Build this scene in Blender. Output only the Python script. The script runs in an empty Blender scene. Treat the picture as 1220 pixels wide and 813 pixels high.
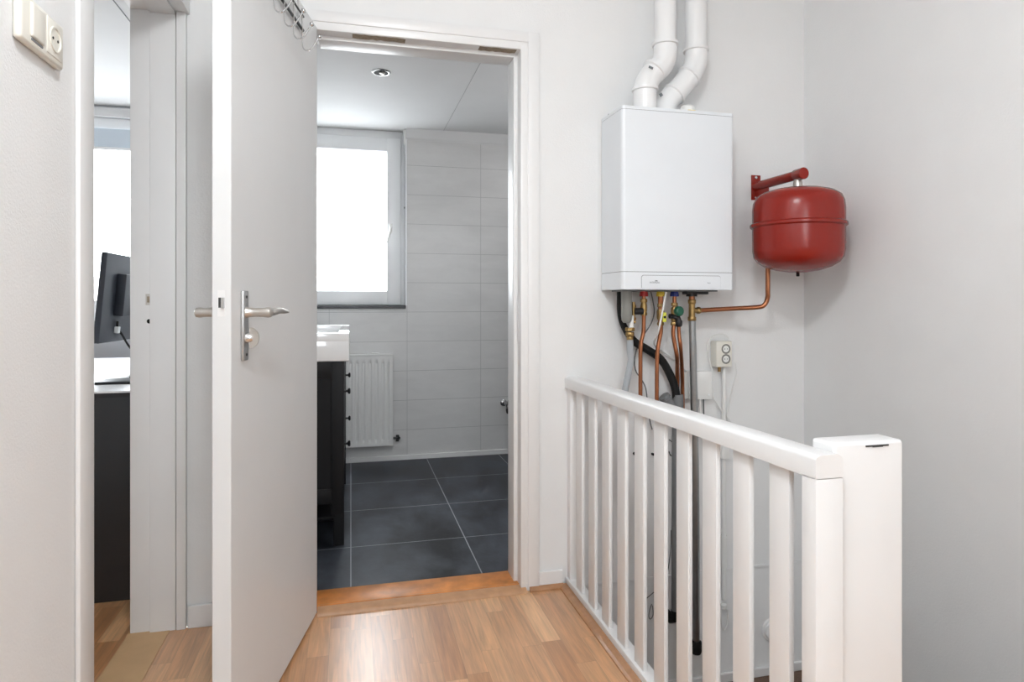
import bpy, bmesh, math, random
from mathutils import Vector, Matrix
random.seed(7)
sc = bpy.context.scene
COL = sc.collection
# ------------------------------------------------------------------ camera
TH = math.atan(192/770); CT, ST = math.cos(TH), math.sin(TH); CH = 1.08
cam = bpy.data.cameras.new('camera'); co = bpy.data.objects.new('camera', cam); COL.objects.link(co)
co.location = (0, 0, CH); co.rotation_euler = (math.pi/2, 0, -TH)
cam.sensor_width = 36; cam.lens = 770/1220*36; cam.shift_y = -47.5/1220; cam.clip_start = .02
sc.camera = co
# ------------------------------------------------------------------ sky, daylight, exposure
sc.view_settings.view_transform = 'Standard'; sc.view_settings.look = 'None'
sc.view_settings.exposure = -0.06; sc.view_settings.gamma = 1
sc.view_settings.use_curve_mapping = False
w = bpy.data.worlds.new('sky'); sc.world = w; w.use_nodes = True
bgn = w.node_tree.nodes['Background']; bgn.inputs[0].default_value = (.92, .96, 1, 1); bgn.inputs[1].default_value = 17
_n = w.node_tree; _t = _n.nodes.new('ShaderNodeTexCoord'); _s = _n.nodes.new('ShaderNodeSeparateXYZ'); _r = _n.nodes.new('ShaderNodeMapRange')
_n.links.new(_t.outputs['Generated'], _s.inputs[0]); _n.links.new(_s.outputs['Z'], _r.inputs[0])   # the ground outside is darker than the overcast sky
_r.inputs['From Min'].default_value = -.06; _r.inputs['From Max'].default_value = .02; _r.inputs['To Min'].default_value = 6; _r.inputs['To Max'].default_value = 17
_n.links.new(_r.outputs[0], bgn.inputs[1])
def area(name, loc, rot, sx, sy, power, col=(1, 1, 1), portal=False):
    l = bpy.data.lights.new(name, 'AREA'); l.shape = 'RECTANGLE'; l.size = sx; l.size_y = sy
    l.energy = power; l.color = col
    if portal: l.cycles.is_portal = True
    o = bpy.data.objects.new(name, l); COL.objects.link(o); o.location = loc; o.rotation_euler = rot; return o
P2 = math.pi/2
area('bathroom_daylight_portal', (-.06, 4.60, 1.64), (-P2, 0, 0), .78, 1.15, 1, portal=True)
area('office_daylight_portal', (-1.6, 4.46, 1.58), (-P2, 0, 0), 1.6, 1.2, 1, portal=True)
area('added_window_portal', (.20, -1.72, 1.7), (P2, 0, 0), .7, 1.0, 1, portal=True)  # portal of the window added behind the camera as fill
def lamp(name, loc, power, r, col=(1, .985, .96)):
    l = bpy.data.lights.new(name, 'POINT'); l.energy = power; l.shadow_soft_size = r; l.color = col
    o = bpy.data.objects.new(name, l); COL.objects.link(o); o.location = loc
    return o
lamp('landing_fill_light', (.08, .30, 2.36), 56, .12, (.93, .97, 1))  # added fill light above the landing, out of view
lamp('bathroom_fill_light', (1.35, 3.3, 2.13), 7, .10, (1, 1, 1))  # added fill light that brightens the bathroom tiles, out of view
# ------------------------------------------------------------------ pixel -> point helper (measured from the photograph, real depths)
def ray(u, v):
    a = (u-610)/770; b = (359-v)/770
    return a*CT+ST, CT-a*ST, b
def PY(u, v, y):
    r = ray(u, v); t = y/r[1]; return Vector((r[0]*t, y, CH+r[2]*t))
# ------------------------------------------------------------------ materials
def mat(name, col, rough=.5, metal=0, bump=None, coat=0, spec=.5, var=None):
    m = bpy.data.materials.new(name); m.use_nodes = True; nt = m.node_tree; b = nt.nodes['Principled BSDF']
    b.inputs['Base Color'].default_value = (*col, 1); b.inputs['Roughness'].default_value = rough
    b.inputs['Metallic'].default_value = metal; b.inputs['Coat Weight'].default_value = coat
    b.inputs['Specular IOR Level'].default_value = spec
    tc = nt.nodes.new('ShaderNodeTexCoord')
    sc_, am = var or (6, .03)
    n = nt.nodes.new('ShaderNodeTexNoise'); n.inputs['Scale'].default_value = sc_; n.inputs['Detail'].default_value = 4
    nt.links.new(tc.outputs['Object'], n.inputs['Vector'])
    mx = nt.nodes.new('ShaderNodeMix'); mx.data_type = 'RGBA'
    mx.inputs['A'].default_value = (*[c*(1-am) for c in col], 1); mx.inputs['B'].default_value = (*[min(1, c*(1+am)) for c in col], 1)
    nt.links.new(n.outputs['Fac'], mx.inputs['Factor']); nt.links.new(mx.outputs['Result'], b.inputs['Base Color'])
    if bump:
        n2 = nt.nodes.new('ShaderNodeTexNoise'); n2.inputs['Scale'].default_value = bump[0]; n2.inputs['Detail'].default_value = 3
        nt.links.new(tc.outputs['Object'], n2.inputs['Vector'])
        bp = nt.nodes.new('ShaderNodeBump'); bp.inputs['Strength'].default_value = bump[1]; bp.inputs['Distance'].default_value = bump[2]
        nt.links.new(n2.outputs['Fac'], bp.inputs['Height']); nt.links.new(bp.outputs['Normal'], b.inputs['Normal'])
    return m
M = {}
M['wall'] = mat('wall_paint', (.83, .83, .825), .75, bump=(190, .35, .002))
M['wall_smooth'] = mat('wall_smooth', (.81, .81, .81), .7, bump=(60, .15, .002))
M['ceil'] = mat('ceiling_panel', (.74, .74, .74), .7)
M['trim'] = mat('white_gloss_paint', (.83, .825, .82), .32, bump=(25, .12, .002))
M['rail'] = mat('railing_paint', (.84, .835, .83), .32, bump=(12, .08, .002))
M['door'] = mat('door_paint', (.76, .765, .765), .4)
M['upvc'] = mat('white_plastic_frame', (.86, .87, .88), .35)
M['plastic'] = mat('white_plastic', (.85, .85, .83), .35)
M['cream'] = mat('cream_plastic', (.80, .775, .70), .35)
M['boiler'] = mat('boiler_enamel', (.80, .83, .86), .3)
M['groove'] = mat('dark_gap', (.22, .23, .24), .7)
M['pvc'] = mat('white_pvc', (.86, .86, .86), .3)
M['copper'] = mat('copper', (.37, .15, .075), .34, 1, var=(30, .25))
M['brass'] = mat('brass', (.36, .24, .10), .38, 1, var=(60, .3))
M['zinc'] = mat('zinc_pipe', (.38, .40, .41), .3, 1, var=(20, .2))
M['black'] = mat('black_plastic', (.012, .012, .014), .45)
M['rubber'] = mat('black_rubber', (.012, .012, .012), .6, spec=.2)
M['grey_hose'] = mat('grey_hose', (.38, .40, .42), .5)
M['grey_pvc'] = mat('grey_pvc', (.17, .175, .18), .5)
M['smoke'] = mat('grey_siphon_plastic', (.24, .24, .22), .3)
M['red'] = mat('red_enamel', (.25, .014, .007), .26, coat=.0, spec=.4)
M['redp'] = mat('red_plastic', (.42, .02, .02), .45)
M['yellow'] = mat('yellow_plastic', (.75, .55, .05), .45)
M['lime'] = mat('lime_plastic', (.72, .72, .08), .45)
M['blue'] = mat('blue_plastic', (.02, .04, .25), .45)
M['green'] = mat('green_plastic', (.015, .12, .07), .4)
M['chrome'] = mat('chrome', (.62, .62, .62), .15, 1)
M['steel'] = mat('satin_nickel', (.60, .57, .53), .35, 1)
M['darksteel'] = mat('dark_steel', (.10, .10, .10), .4, 1)
M['alu'] = mat('satin_aluminium', (.55, .55, .55), .35, 1)
M['cab'] = mat('black_brown_wood', (.012, .012, .013), .5, bump=(70, .1, .001), spec=.2)
M['desk'] = mat('black_desk_panel', (.018, .018, .02), .38)
M['desktop'] = mat('white_desktop', (.86, .86, .86), .25)
M['ceramic'] = mat('white_ceramic', (.88, .88, .88), .08, coat=.5)
M['rad'] = mat('radiator_enamel', (.80, .80, .79), .35)
M['screen'] = mat('monitor_black', (.030, .034, .045), .42)
M['stone'] = mat('dark_stone_sill', (.035, .037, .042), .3)
M['carpet'] = mat('brown_carpet', (.17, .105, .075), .95, bump=(400, .8, .004), var=(80, .25))
M['sillwood'] = mat('orange_threshold_wood', (.58, .22, .055), .4, var=(16, .7))
M['lipwood'] = mat('light_threshold_wood', (.50, .28, .15), .4, var=(30, .25))
M['plank'] = mat('plywood_plank', (.56, .36, .19), .5, var=(14, .12))
M['rawwood'] = mat('bare_dirty_wood', (.33, .27, .20), .8, var=(90, .6))
M['quarter'] = mat('oak_moulding', (.42, .215, .105), .22, var=(40, .2))
M['blind'] = mat('pale_blue_blind', (.60, .67, .74), .7)
M['outwall'] = mat('outside_plaster', (.6, .58, .55), .8)
M['white_cable'] = mat('white_cable', (.82, .82, .80), .4)
M['grey_cable'] = mat('grey_cable', (.10, .105, .11), .5)
M['ink'] = mat('grey_print', (.16, .18, .19), .6)
M['pale'] = mat('pale_grey_plastic', (.58, .58, .56), .4)
M['seam'] = mat('panel_seam', (.45, .45, .45), .7)
M['glow'] = mat('lamp_glass', (.9, .9, .88), .3)
gb = M['glow'].node_tree.nodes['Principled BSDF']; gb.inputs['Emission Color'].default_value = (1, .96, .9, 1); gb.inputs['Emission Strength'].default_value = 3
def glass(name, gloss, tint, frost=0):
    m = bpy.data.materials.new(name); m.use_nodes = True; nt = m.node_tree; nt.nodes.clear()
    out = nt.nodes.new('ShaderNodeOutputMaterial'); t = nt.nodes.new('ShaderNodeBsdfTransparent'); t.inputs[0].default_value = (*tint, 1)
    g = nt.nodes.new('ShaderNodeBsdfGlossy'); g.inputs['Roughness'].default_value = .02
    mx = nt.nodes.new('ShaderNodeMixShader'); mx.inputs[0].default_value = gloss
    src = t
    if frost:
        tr = nt.nodes.new('ShaderNodeBsdfTranslucent'); m2 = nt.nodes.new('ShaderNodeMixShader'); m2.inputs[0].default_value = frost
        nt.links.new(t.outputs[0], m2.inputs[1]); nt.links.new(tr.outputs[0], m2.inputs[2]); src = m2
    nt.links.new(src.outputs[0], mx.inputs[1]); nt.links.new(g.outputs[0], mx.inputs[2]); nt.links.new(mx.outputs[0], out.inputs[0])
    return m
M['glass'] = glass('clear_window_glass', .05, (.97, .98, .98))
M['frosted'] = glass('frosted_window_glass', .04, (.97, .98, .98), .1)
def nodes(m):
    nt = m.node_tree; return nt, nt.nodes, nt.links
def mathn(nt, op, a, b=None):
    n = nt.nodes.new('ShaderNodeMath'); n.operation = op
    for i, x in enumerate((a, b)):
        if x is None: continue
        if isinstance(x, (int, float)): n.inputs[i].default_value = x
        else: nt.links.new(x, n.inputs[i])
    return n.outputs[0]
def laminate():
    m = bpy.data.materials.new('oak_laminate_strips'); m.use_nodes = True; nt, N, L = nodes(m); b = N['Principled BSDF']
    tc = N.new('ShaderNodeTexCoord'); sp = N.new('ShaderNodeSeparateXYZ'); L.new(tc.outputs['Object'], sp.inputs[0])
    W, LN = .065, .46
    sx = mathn(nt, 'DIVIDE', sp.outputs['X'], W); ix = mathn(nt, 'FLOOR', sx)
    wn = N.new('ShaderNodeTexWhiteNoise'); wn.noise_dimensions = '1D'; L.new(ix, wn.inputs['W'])
    sy = mathn(nt, 'ADD', mathn(nt, 'DIVIDE', sp.outputs['Y'], LN), mathn(nt, 'MULTIPLY', wn.outputs['Value'], 7.3))
    iy = mathn(nt, 'FLOOR', sy)
    cb = N.new('ShaderNodeCombineXYZ'); L.new(ix, cb.inputs[0]); L.new(iy, cb.inputs[1])
    w2 = N.new('ShaderNodeTexWhiteNoise'); w2.noise_dimensions = '2D'; L.new(cb.outputs[0], w2.inputs['Vector'])
    cr = N.new('ShaderNodeValToRGB'); L.new(w2.outputs['Value'], cr.inputs[0])
    e = cr.color_ramp.elements; e[0].color = (.47, .215, .085, 1); e[1].color = (.74, .43, .21, 1)
    x = cr.color_ramp.elements.new(.5); x.color = (.60, .315, .145, 1)
    # grain: stretched noise, shifted per strip
    of = N.new('ShaderNodeCombineXYZ'); L.new(mathn(nt, 'MULTIPLY', w2.outputs['Value'], 40), of.inputs[0])
    ad = N.new('ShaderNodeVectorMath'); ad.operation = 'ADD'; L.new(tc.outputs['Object'], ad.inputs[0]); L.new(of.outputs[0], ad.inputs[1])
    mp = N.new('ShaderNodeMapping'); mp.inputs['Scale'].default_value = (42, 3.6, 1); L.new(ad.outputs[0], mp.inputs[0])
    n1 = N.new('ShaderNodeTexNoise'); n1.inputs['Scale'].default_value = 1; n1.inputs['Detail'].default_value = 6; n1.inputs['Distortion'].default_value = 1.1
    L.new(mp.outputs[0], n1.inputs['Vector'])
    mp2 = N.new('ShaderNodeMapping'); mp2.inputs['Scale'].default_value = (160, 6, 1); L.new(ad.outputs[0], mp2.inputs[0])
    n2 = N.new('ShaderNodeTexNoise'); n2.inputs['Scale'].default_value = 1; n2.inputs['Detail'].default_value = 3; L.new(mp2.outputs[0], n2.inputs['Vector'])
    g = mathn(nt, 'ADD', mathn(nt, 'MULTIPLY', n1.outputs['Fac'], 1.0), mathn(nt, 'MULTIPLY', n2.outputs['Fac'], .6))
    gf = mathn(nt, 'ADD', g, .2)
    fx = mathn(nt, 'FRACT', sx); fy = mathn(nt, 'FRACT', sy)
    ed = mathn(nt, 'MINIMUM', fx, mathn(nt, 'SUBTRACT', 1, fx)); edy = mathn(nt, 'MULTIPLY', mathn(nt, 'MINIMUM', fy, mathn(nt, 'SUBTRACT', 1, fy)), LN/W)
    line = mathn(nt, 'GREATER_THAN', mathn(nt, 'MINIMUM', ed, edy), .012)
    lf = mathn(nt, 'ADD', mathn(nt, 'MULTIPLY', line, .25), .75)
    fac = mathn(nt, 'MULTIPLY', gf, lf)
    vm = N.new('ShaderNodeVectorMath'); vm.operation = 'SCALE'; L.new(cr.outputs[0], vm.inputs[0]); L.new(fac, vm.inputs['Scale'])
    L.new(vm.outputs[0], b.inputs['Base Color']); b.inputs['Roughness'].default_value = .30; b.inputs['Coat Weight'].default_value = 1; b.inputs['Coat Roughness'].default_value = .33; b.inputs['Coat IOR'].default_value = 1.6
    bp = N.new('ShaderNodeBump'); bp.inputs['Strength'].default_value = .12; bp.inputs['Distance'].default_value = .001
    L.new(g, bp.inputs['Height']); L.new(bp.outputs[0], b.inputs['Normal'])
    return m
M['laminate'] = laminate()
def tiles(name, ux, uy, W, Hh, ox, oy, gw, col, colb, grout, rough, noise, rrange=None, spec=.5):
    m = bpy.data.materials.new(name); m.use_nodes = True; nt, N, L = nodes(m); b = N['Principled BSDF']
    tc = N.new('ShaderNodeTexCoord'); sp = N.new('ShaderNodeSeparateXYZ'); L.new(tc.outputs['Object'], sp.inputs[0])
    def fr(o, off, size):
        f = mathn(nt, 'FRACT', mathn(nt, 'DIVIDE', mathn(nt, 'SUBTRACT', sp.outputs[o], off-20*size), size))
        return mathn(nt, 'MULTIPLY', mathn(nt, 'MINIMUM', f, mathn(nt, 'SUBTRACT', 1, f)), size)
    d = mathn(nt, 'MINIMUM', fr(ux, ox, W), fr(uy, oy, Hh)); g = mathn(nt, 'GREATER_THAN', d, gw/2)
    mp = N.new('ShaderNodeMapping'); mp.inputs['Scale'].default_value = noise[1]; L.new(tc.outputs['Object'], mp.inputs[0])
    n = N.new('ShaderNodeTexNoise'); n.inputs['Scale'].default_value = noise[0]; n.inputs['Detail'].default_value = 8; n.inputs['Roughness'].default_value = .65
    n.inputs['Distortion'].default_value = noise[2]
    L.new(mp.outputs[0], n.inputs['Vector'])
    cr = N.new('ShaderNodeValToRGB'); L.new(n.outputs['Fac'], cr.inputs[0]); e = cr.color_ramp.elements
    e[0].position = .38; e[1].position = .68; e[0].color = (*col, 1); e[1].color = (*colb, 1)
    mx = N.new('ShaderNodeMix'); mx.data_type = 'RGBA'; mx.inputs['A'].default_value = (*grout, 1)
    L.new(cr.outputs[0], mx.inputs['B']); L.new(g, mx.inputs['Factor']); L.new(mx.outputs['Result'], b.inputs['Base Color'])
    b.inputs['Roughness'].default_value = rough; b.inputs['Specular IOR Level'].default_value = spec
    if rrange:
        r = N.new('ShaderNodeMapRange'); r.inputs['From Min'].default_value = .3; r.inputs['From Max'].default_value = .7
        r.inputs['To Min'].default_value = rrange[0]; r.inputs['To Max'].default_value = rrange[1]
        L.new(n.outputs['Fac'], r.inputs[0]); L.new(r.outputs[0], b.inputs['Roughness'])
    bp = N.new('ShaderNodeBump'); bp.inputs['Strength'].default_value = .3; bp.inputs['Distance'].default_value = .002
    L.new(mathn(nt, 'ADD', g, mathn(nt, 'MULTIPLY', n.outputs['Fac'], .25)), bp.inputs['Height']); L.new(bp.outputs[0], b.inputs['Normal'])
    return m
M['slate'] = tiles('slate_floor_tiles', 'X', 'Y', .503, .503, 0, 2.91, .0045, (.005, .006, .009), (.085, .095, .115), (.30, .31, .33), .35, (2.6, (1.6, 1, 1), .3), (.3, .55), .25)
M['wtile'] = tiles('grey_wall_tiles', 'X', 'Z', .51, .2, .371, .006, .003, (.66, .655, .65), (.72, .715, .71), (.45, .45, .45), .4, (3, (1, 1, 3), .3))
M['wtile_side'] = tiles('grey_side_wall_tiles', 'Y', 'Z', .51, .2, .371, .006, .003, (.66, .655, .65), (.72, .715, .71), (.45, .45, .45), .4, (3, (1, 1, 3), .3))
M['rooftile'] = tiles('pale_roof_tiles', 'X', 'Z', .3, .2, 0, 0, .04, (.42, .40, .38), (.5, .48, .46), (.2, .19, .18), .8, (3, (1, 1, 1), .3))
# ------------------------------------------------------------------ mesh helpers
class MB:
    def __init__(s): s.bm = bmesh.new()
    def box(s, x0, x1, y0, y1, z0, z1, bev=0, seg=2, M4=None):
        r = bmesh.ops.create_cube(s.bm, size=1)['verts']
        x0, x1 = sorted((x0, x1)); y0, y1 = sorted((y0, y1)); z0, z1 = sorted((z0, z1))
        for v in r: v.co = Vector((x0+(v.co.x+.5)*(x1-x0), y0+(v.co.y+.5)*(y1-y0), z0+(v.co.z+.5)*(z1-z0)))
        if bev:
            ed = list({e for v in r for e in v.link_edges})
            q = bmesh.ops.bevel(s.bm, geom=ed, offset=bev, segments=seg, profile=.5, affect='EDGES')
            r = list({v for f in q['faces'] for v in f.verts} | {v for v in r if v.is_valid})
        if M4 is not None:
            for v in r: v.co = M4 @ v.co
        return s
    def tube(s, pts, r, seg=12, cap=True, smooth=0, flat=None):
        pts = [Vector(p) for p in pts]
        n0 = len(pts); rr = r if isinstance(r, (list, tuple)) else [r]*n0
        if smooth:
            P, R = [], []
            for i in range(n0-1):
                p0 = pts[max(i-1, 0)]; p1 = pts[i]; p2 = pts[i+1]; p3 = pts[min(i+2, n0-1)]
                for k in range(smooth):
                    t = k/smooth
                    P.append(.5*((2*p1)+(p2-p0)*t+(2*p0-5*p1+4*p2-p3)*t*t+(3*p1-p0-3*p2+p3)*t**3)); R.append(rr[i]*(1-t)+rr[i+1]*t)
            P.append(pts[-1]); R.append(rr[-1]); pts, rr = P, R
        n = len(pts); T = []
        for i in range(n):
            d = (pts[min(i+1, n-1)]-pts[max(i-1, 0)]); T.append(d.normalized() if d.length > 1e-9 else Vector((0, 0, 1)))
        up = Vector((0, 0, 1)) if abs(T[0].z) < .9 else Vector((0, 1, 0))
        u = (up-T[0]*up.dot(T[0])).normalized(); rings = []
        for i in range(n):
            u = (u-T[i]*u.dot(T[i])).normalized(); v = T[i].cross(u); ring = []
            for k in range(seg):
                a = 2*math.pi*k/seg
                ca, sa = math.cos(a), math.sin(a)
                if flat: ca *= flat
                ring.append(s.bm.verts.new(pts[i]+(u*ca+v*sa)*rr[i]))
            rings.append(ring)
        for i in range(n-1):
            for k in range(seg):
                s.bm.faces.new((rings[i][k], rings[i][(k+1) % seg], rings[i+1][(k+1) % seg], rings[i+1][k]))
        if cap:
            s.bm.faces.new(rings[0][::-1]); s.bm.faces.new(rings[-1])
        return s
    def lathe(s, prof, c, axis=(0, 0, 1), seg=32):
        # prof: (radius, height along axis)
        ax = Vector(axis).normalized(); c = Vector(c)
        return s.tube_prof([c+ax*h for r, h in prof], [max(r, 1e-5) for r, h in prof], ax, seg)
    def tube_prof(s, pts, rr, ax, seg):
        up = Vector((0, 0, 1)) if abs(ax.z) < .9 else Vector((0, 1, 0))
        u = (up-ax*up.dot(ax)).normalized(); v = ax.cross(u); rings = []
        for p, r in zip(pts, rr):
            rings.append([s.bm.verts.new(p+(u*math.cos(2*math.pi*k/seg)+v*math.sin(2*math.pi*k/seg))*r) for k in range(seg)])
        for i in range(len(rings)-1):
            for k in range(seg):
                s.bm.faces.new((rings[i][k], rings[i][(k+1) % seg], rings[i+1][(k+1) % seg], rings[i+1][k]))
        s.bm.faces.new(rings[0][::-1]); s.bm.faces.new(rings[-1]); return s
    def prism(s, poly, axis, a0, a1):
        # poly of 2D points in the two other axes (cyclic order x,y,z without axis)
        def mk(p, a):
            return {'x': (a, p[0], p[1]), 'y': (p[0], a, p[1]), 'z': (p[0], p[1], a)}[axis]
        A = [s.bm.verts.new(mk(p, a0)) for p in poly]; B = [s.bm.verts.new(mk(p, a1)) for p in poly]; n = len(poly)
        s.bm.faces.new(A); s.bm.faces.new(B[::-1])
        for i in range(n): s.bm.faces.new((A[i], B[i], B[(i+1) % n], A[(i+1) % n]))
        return s
    def sphere(s, c, r, seg=16, sq=(1, 1, 1)):
        q = bmesh.ops.create_uvsphere(s.bm, u_segments=seg, v_segments=max(6, seg//2), radius=r)['verts']
        for v in q: v.co = Vector((v.co.x*sq[0], v.co.y*sq[1], v.co.z*sq[2]))+Vector(c)
        return s
    def xf(s, m):
        for v in s.bm.verts: v.co = m @ v.co
        return s
    def build(s, name, m, parent=None, smooth=40, loc=None):
        bmesh.ops.recalc_face_normals(s.bm, faces=s.bm.faces)
        o0 = Vector((0, 0, 0))
        if parent is not None: o0 = ORG[parent.name]
        elif loc is not None: o0 = Vector(loc)
        for v in s.bm.verts: v.co -= o0
        if smooth:
            for f in s.bm.faces: f.smooth = True
            for e in s.bm.edges:
                if len(e.link_faces) == 2 and e.calc_face_angle(0) > math.radians(smooth): e.smooth = False
        me = bpy.data.meshes.new(name); s.bm.to_mesh(me); s.bm.free(); me.materials.append(m if not isinstance(m, str) else M[m])
        o = bpy.data.objects.new(name, me); COL.objects.link(o)
        if parent is not None: o.parent = parent
        else: o.location = o0
        ORG[o.name] = o0
        return o
ORG = {}
def tag(o, label, cat, group=None, kind=None):
    o['label'] = label; o['category'] = cat
    if group: o['group'] = group
    if kind: o['kind'] = kind
    return o
def thing(name, loc, label, cat, group=None, kind=None):
    o = bpy.data.objects.new(name, None); COL.objects.link(o); o.location = loc; o.empty_display_size = .05
    ORG[o.name] = Vector(loc); return tag(o, label, cat, group, kind)
def struct(name, mb, m, label, cat): return tag(mb.build(name, m, smooth=0), label, cat, kind='structure')
YB = 2.335; YB2 = 2.46; XL = -.5255; XR = 1.845; HC = 2.5; YW = -1.6; XS = .79
# ================================================================== SETTING: landing
struct('wall_back', MB().box(XL-.0, -.175, YB, YB2, 0, HC).box(-.175, .66, YB, YB2, 2.06, HC).box(.66, XR+.12, YB, YB2, -1.2, HC),
       'wall', 'white painted landing wall carrying the boiler, with the bathroom doorway in it', 'wall')
# left wall with office doorway y 1.508..2.33
XO = -.69
struct('wall_left', MB().box(XO, XL, YW-.12, 1.50, 0, HC).box(XO, XL, 1.50, YB2, 2.05, HC),
       'wall', 'white textured wall at the left edge, carrying the light switch', 'wall')
struct('wall_right', MB().box(XR, XR+.12, YW-.12, YB, -1.2, HC), 'wall', 'plain white wall along the stairwell on the right', 'wall')
struct('wall_front', MB().box(XO, XR+.12, YW-.12, YW, 0, 1.2).box(XO, XR+.12, YW-.12, YW, 2.2, HC).box(XO, -.15, YW-.12, YW, 1.2, 2.2).box(.55, XR+.12, YW-.12, YW, 1.2, 2.2),
       'wall', 'white landing wall behind the camera with an opening for the added window', 'wall')
struct('ceiling', MB().box(XO, XR+.12, YW-.12, YB2, HC, HC+.1), 'ceil', 'white ceiling over the landing', 'ceiling')
struct('floor', MB().box(-2.8, XS+.045, YW-.12, 1.0, -.12, 0).box(XS+.045, XR, YW-.12, 1.0, -.12, 0).box(-.575, XS+.045, 1.0, YB, -.12, 0).box(-2.8, -.70, 1.0, 4.33, -.12, 0).box(-.70, -.575, .98, 1.45, -.12, 0),
       'laminate', 'oak strip laminate floor of the landing and office', 'floor')
struct('trim_1', MB().box(-.70, -.575, 1.45, YB2, -.12, .002), 'plank', 'pale plywood plank in the floor of the office doorway', 'threshold')
struct('wall_stairwell', MB().box(XS-.02, XS+.045, 1.0, YB, -1.2, -.12).box(XS+.045, XR, .93, 1.0, -1.2, -.12), 'wall_smooth', 'white stairwell side below the floor edge', 'wall')
st = MB().box(XS+.045, XR, 1.55, YB, -1.2, -.46).box(XS+.045, XR, 1.27, 1.55, -1.2, -.31).box(XS+.045, XR, 1.0, 1.27, -1.2, -.155)
struct('trim_2', st, 'carpet', 'brown carpeted stair landing and steps behind the railing', 'stairs')
struct('baseboard_stairs', MB().box(XS+.05, XR-.015, YB-.014, YB, -.46, -.425, .003).box(XR-.014, XR, 1.55, YB, -.46, -.425, .003), 'trim', 'low white skirting strip above the brown stair carpet', 'skirting')
struct('trim_3', MB().box(XS+.05, XR, YB-.005, YB, -.016, -.004, .002), 'wall_smooth', 'thin plaster ridge across the stairwell wall at floor level', 'ridge')
struct('baseboard_back', MB().box(.684, XS-.012, YB-.013, YB, 0, .065, .003), 'trim', 'short white skirting between doorway and railing', 'skirting')
struct('baseboard_left', MB().box(XL+.004, -.21, YB-.013, YB, 0, .075, .003), 'trim', 'white skirting behind the open door', 'skirting')
# oak quarter mouldings
qr = [(0, 0), (.018, 0), (.0175, .006), (.013, .012), (.006, .0155), (0, .016)]
struct('trim_4', MB().prism([(YB-.013-a, b) for a, b in qr], 'x', .645, XS-.012), 'quarter', 'oak quarter moulding in front of the short skirting', 'moulding')
struct('trim_5', MB().prism([(XS-a*1.55, b*.9) for a, b in qr], 'y', YW, YB-.013), 'quarter', 'oak moulding along the foot of the railing', 'moulding')
# ---------------- bathroom door frame (trim_6)
XA, XF, XT = -.135, .613, .598      # left rebate, right rebate, right stop
t6 = thing('trim_6', (.25, YB, 0), 'white painted frame of the bathroom doorway with chipped lintel', 'door frame', kind='structure')
a = MB().box(.640, .684, YB-.016, YB, 0, 2.083, .003).box(-.205, -.160, YB-.016, YB, 0, 2.083, .003).box(-.205, .684, YB-.0155, YB, 2.045, 2.084, .003)
a.build('architrave', 'trim', t6)
a = MB().box(XF, .664, 2.323, YB2, 0, 2.035, .003).box(-.172, XA, 2.331, YB2, 0, 2.035, .003).box(-.15, .664, 2.3235, YB2, 2.017, 2.062, .003)
a.build('jamb', 'trim', t6)
a = MB().box(XT, XF+.002, 2.372, YB2+.004, .012, 2.02, .003).box(XA-.002, -.120, 2.372, YB2+.004, .012, 2.02, .003).box(-.11, XF, 2.3725, YB2+.003, 2.003, 2.02, .003)
a.build('door_stop', 'trim', t6)
def patch(x0, x1, y0, y1, z):
    n = 14; poly = []
    for i in range(n): poly.append((x0+(x1-x0)*i/(n-1), y0+random.uniform(0, .006)))
    for i in range(n): poly.append((x1-(x1-x0)*i/(n-1), y1-random.uniform(0, .008)))
    return MB().prism(poly, 'z', z, z-.0012)
patch(.005, .19, 2.330, 2.371, 2.0172).build('bare_wood_patch', 'rawwood', t6)
patch(.46, .60, 2.330, 2.371, 2.0172).build('bare_wood_patch', 'rawwood', t6)
MB().box(.6115, .6135, 2.345, 2.37, .93, 1.10).build('strike_plate', 'trim', t6)
# threshold
t7 = thing('trim_7', (.25, 2.4, 0), 'worn orange wooden threshold under the bathroom doorway', 'threshold', kind='structure')
MB().box(-.122, XF, 2.345, YB2+.012, 0, .020, .003).build('sill_board', 'sillwood', t7)
MB().prism([(2.300, 0), (2.302, .006), (2.312, .0135), (2.345, .017), (2.352, .0205), (2.352, 0)], 'x', -.112, .632).build('nosing_strip', 'lipwood', t7)
# ---------------- office doorway frame (trim_8)
t8 = thing('trim_8', (-.6, 1.9, 0), 'white painted frame of the office doorway with a strike plate', 'door frame', kind='structure')
a = MB().box(XL, XL+.011, 1.435, 1.508, 0, 2.10, .004).box(XL-.0, XL+.009, 1.437, YB-.0, 2.028, 2.10, .003)
a.build('architrave', 'trim', t8)
a = MB().box(-.556, XL-.001, 2.320, YB2, .0, 2.05, .003); a.build('edge_strip', 'trim', t8)
a = MB().box(-.695, -.556, 2.333, YB2-.002, .0, 2.05, .002).box(-.635, -.558, 2.3235, 2.34, .0, 2.03, .002).box(-.695, XL, 1.498, 1.506, 0, 2.05)
a.box(-.695, XL, 1.50, YB2, 2.030, 2.052).box(-.635, -.558, 1.506, 2.33, 2.020, 2.033, .002)
a.build('jamb', 'trim', t8)
p1 = PY(176.5, 357, 2.333)
MB().box(p1.x-.007, p1.x+.007, 2.3315, 2.334, p1.z-.018, p1.z+.018).build('strike_plate', 'steel', t8)
MB().box(p1.x-.003, p1.x+.005, 2.3308, 2.333, p1.z-.010, p1.z+.010).build('latch_slot', 'rawwood', t8)
p1 = PY(178, 383, 2.333)
MB().lathe([(.0075, 0), (.0075, .002)], (p1.x, 2.3312, p1.z), (0, 1, 0), 16).build('bolt_hole', 'rubber', t8)
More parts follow.
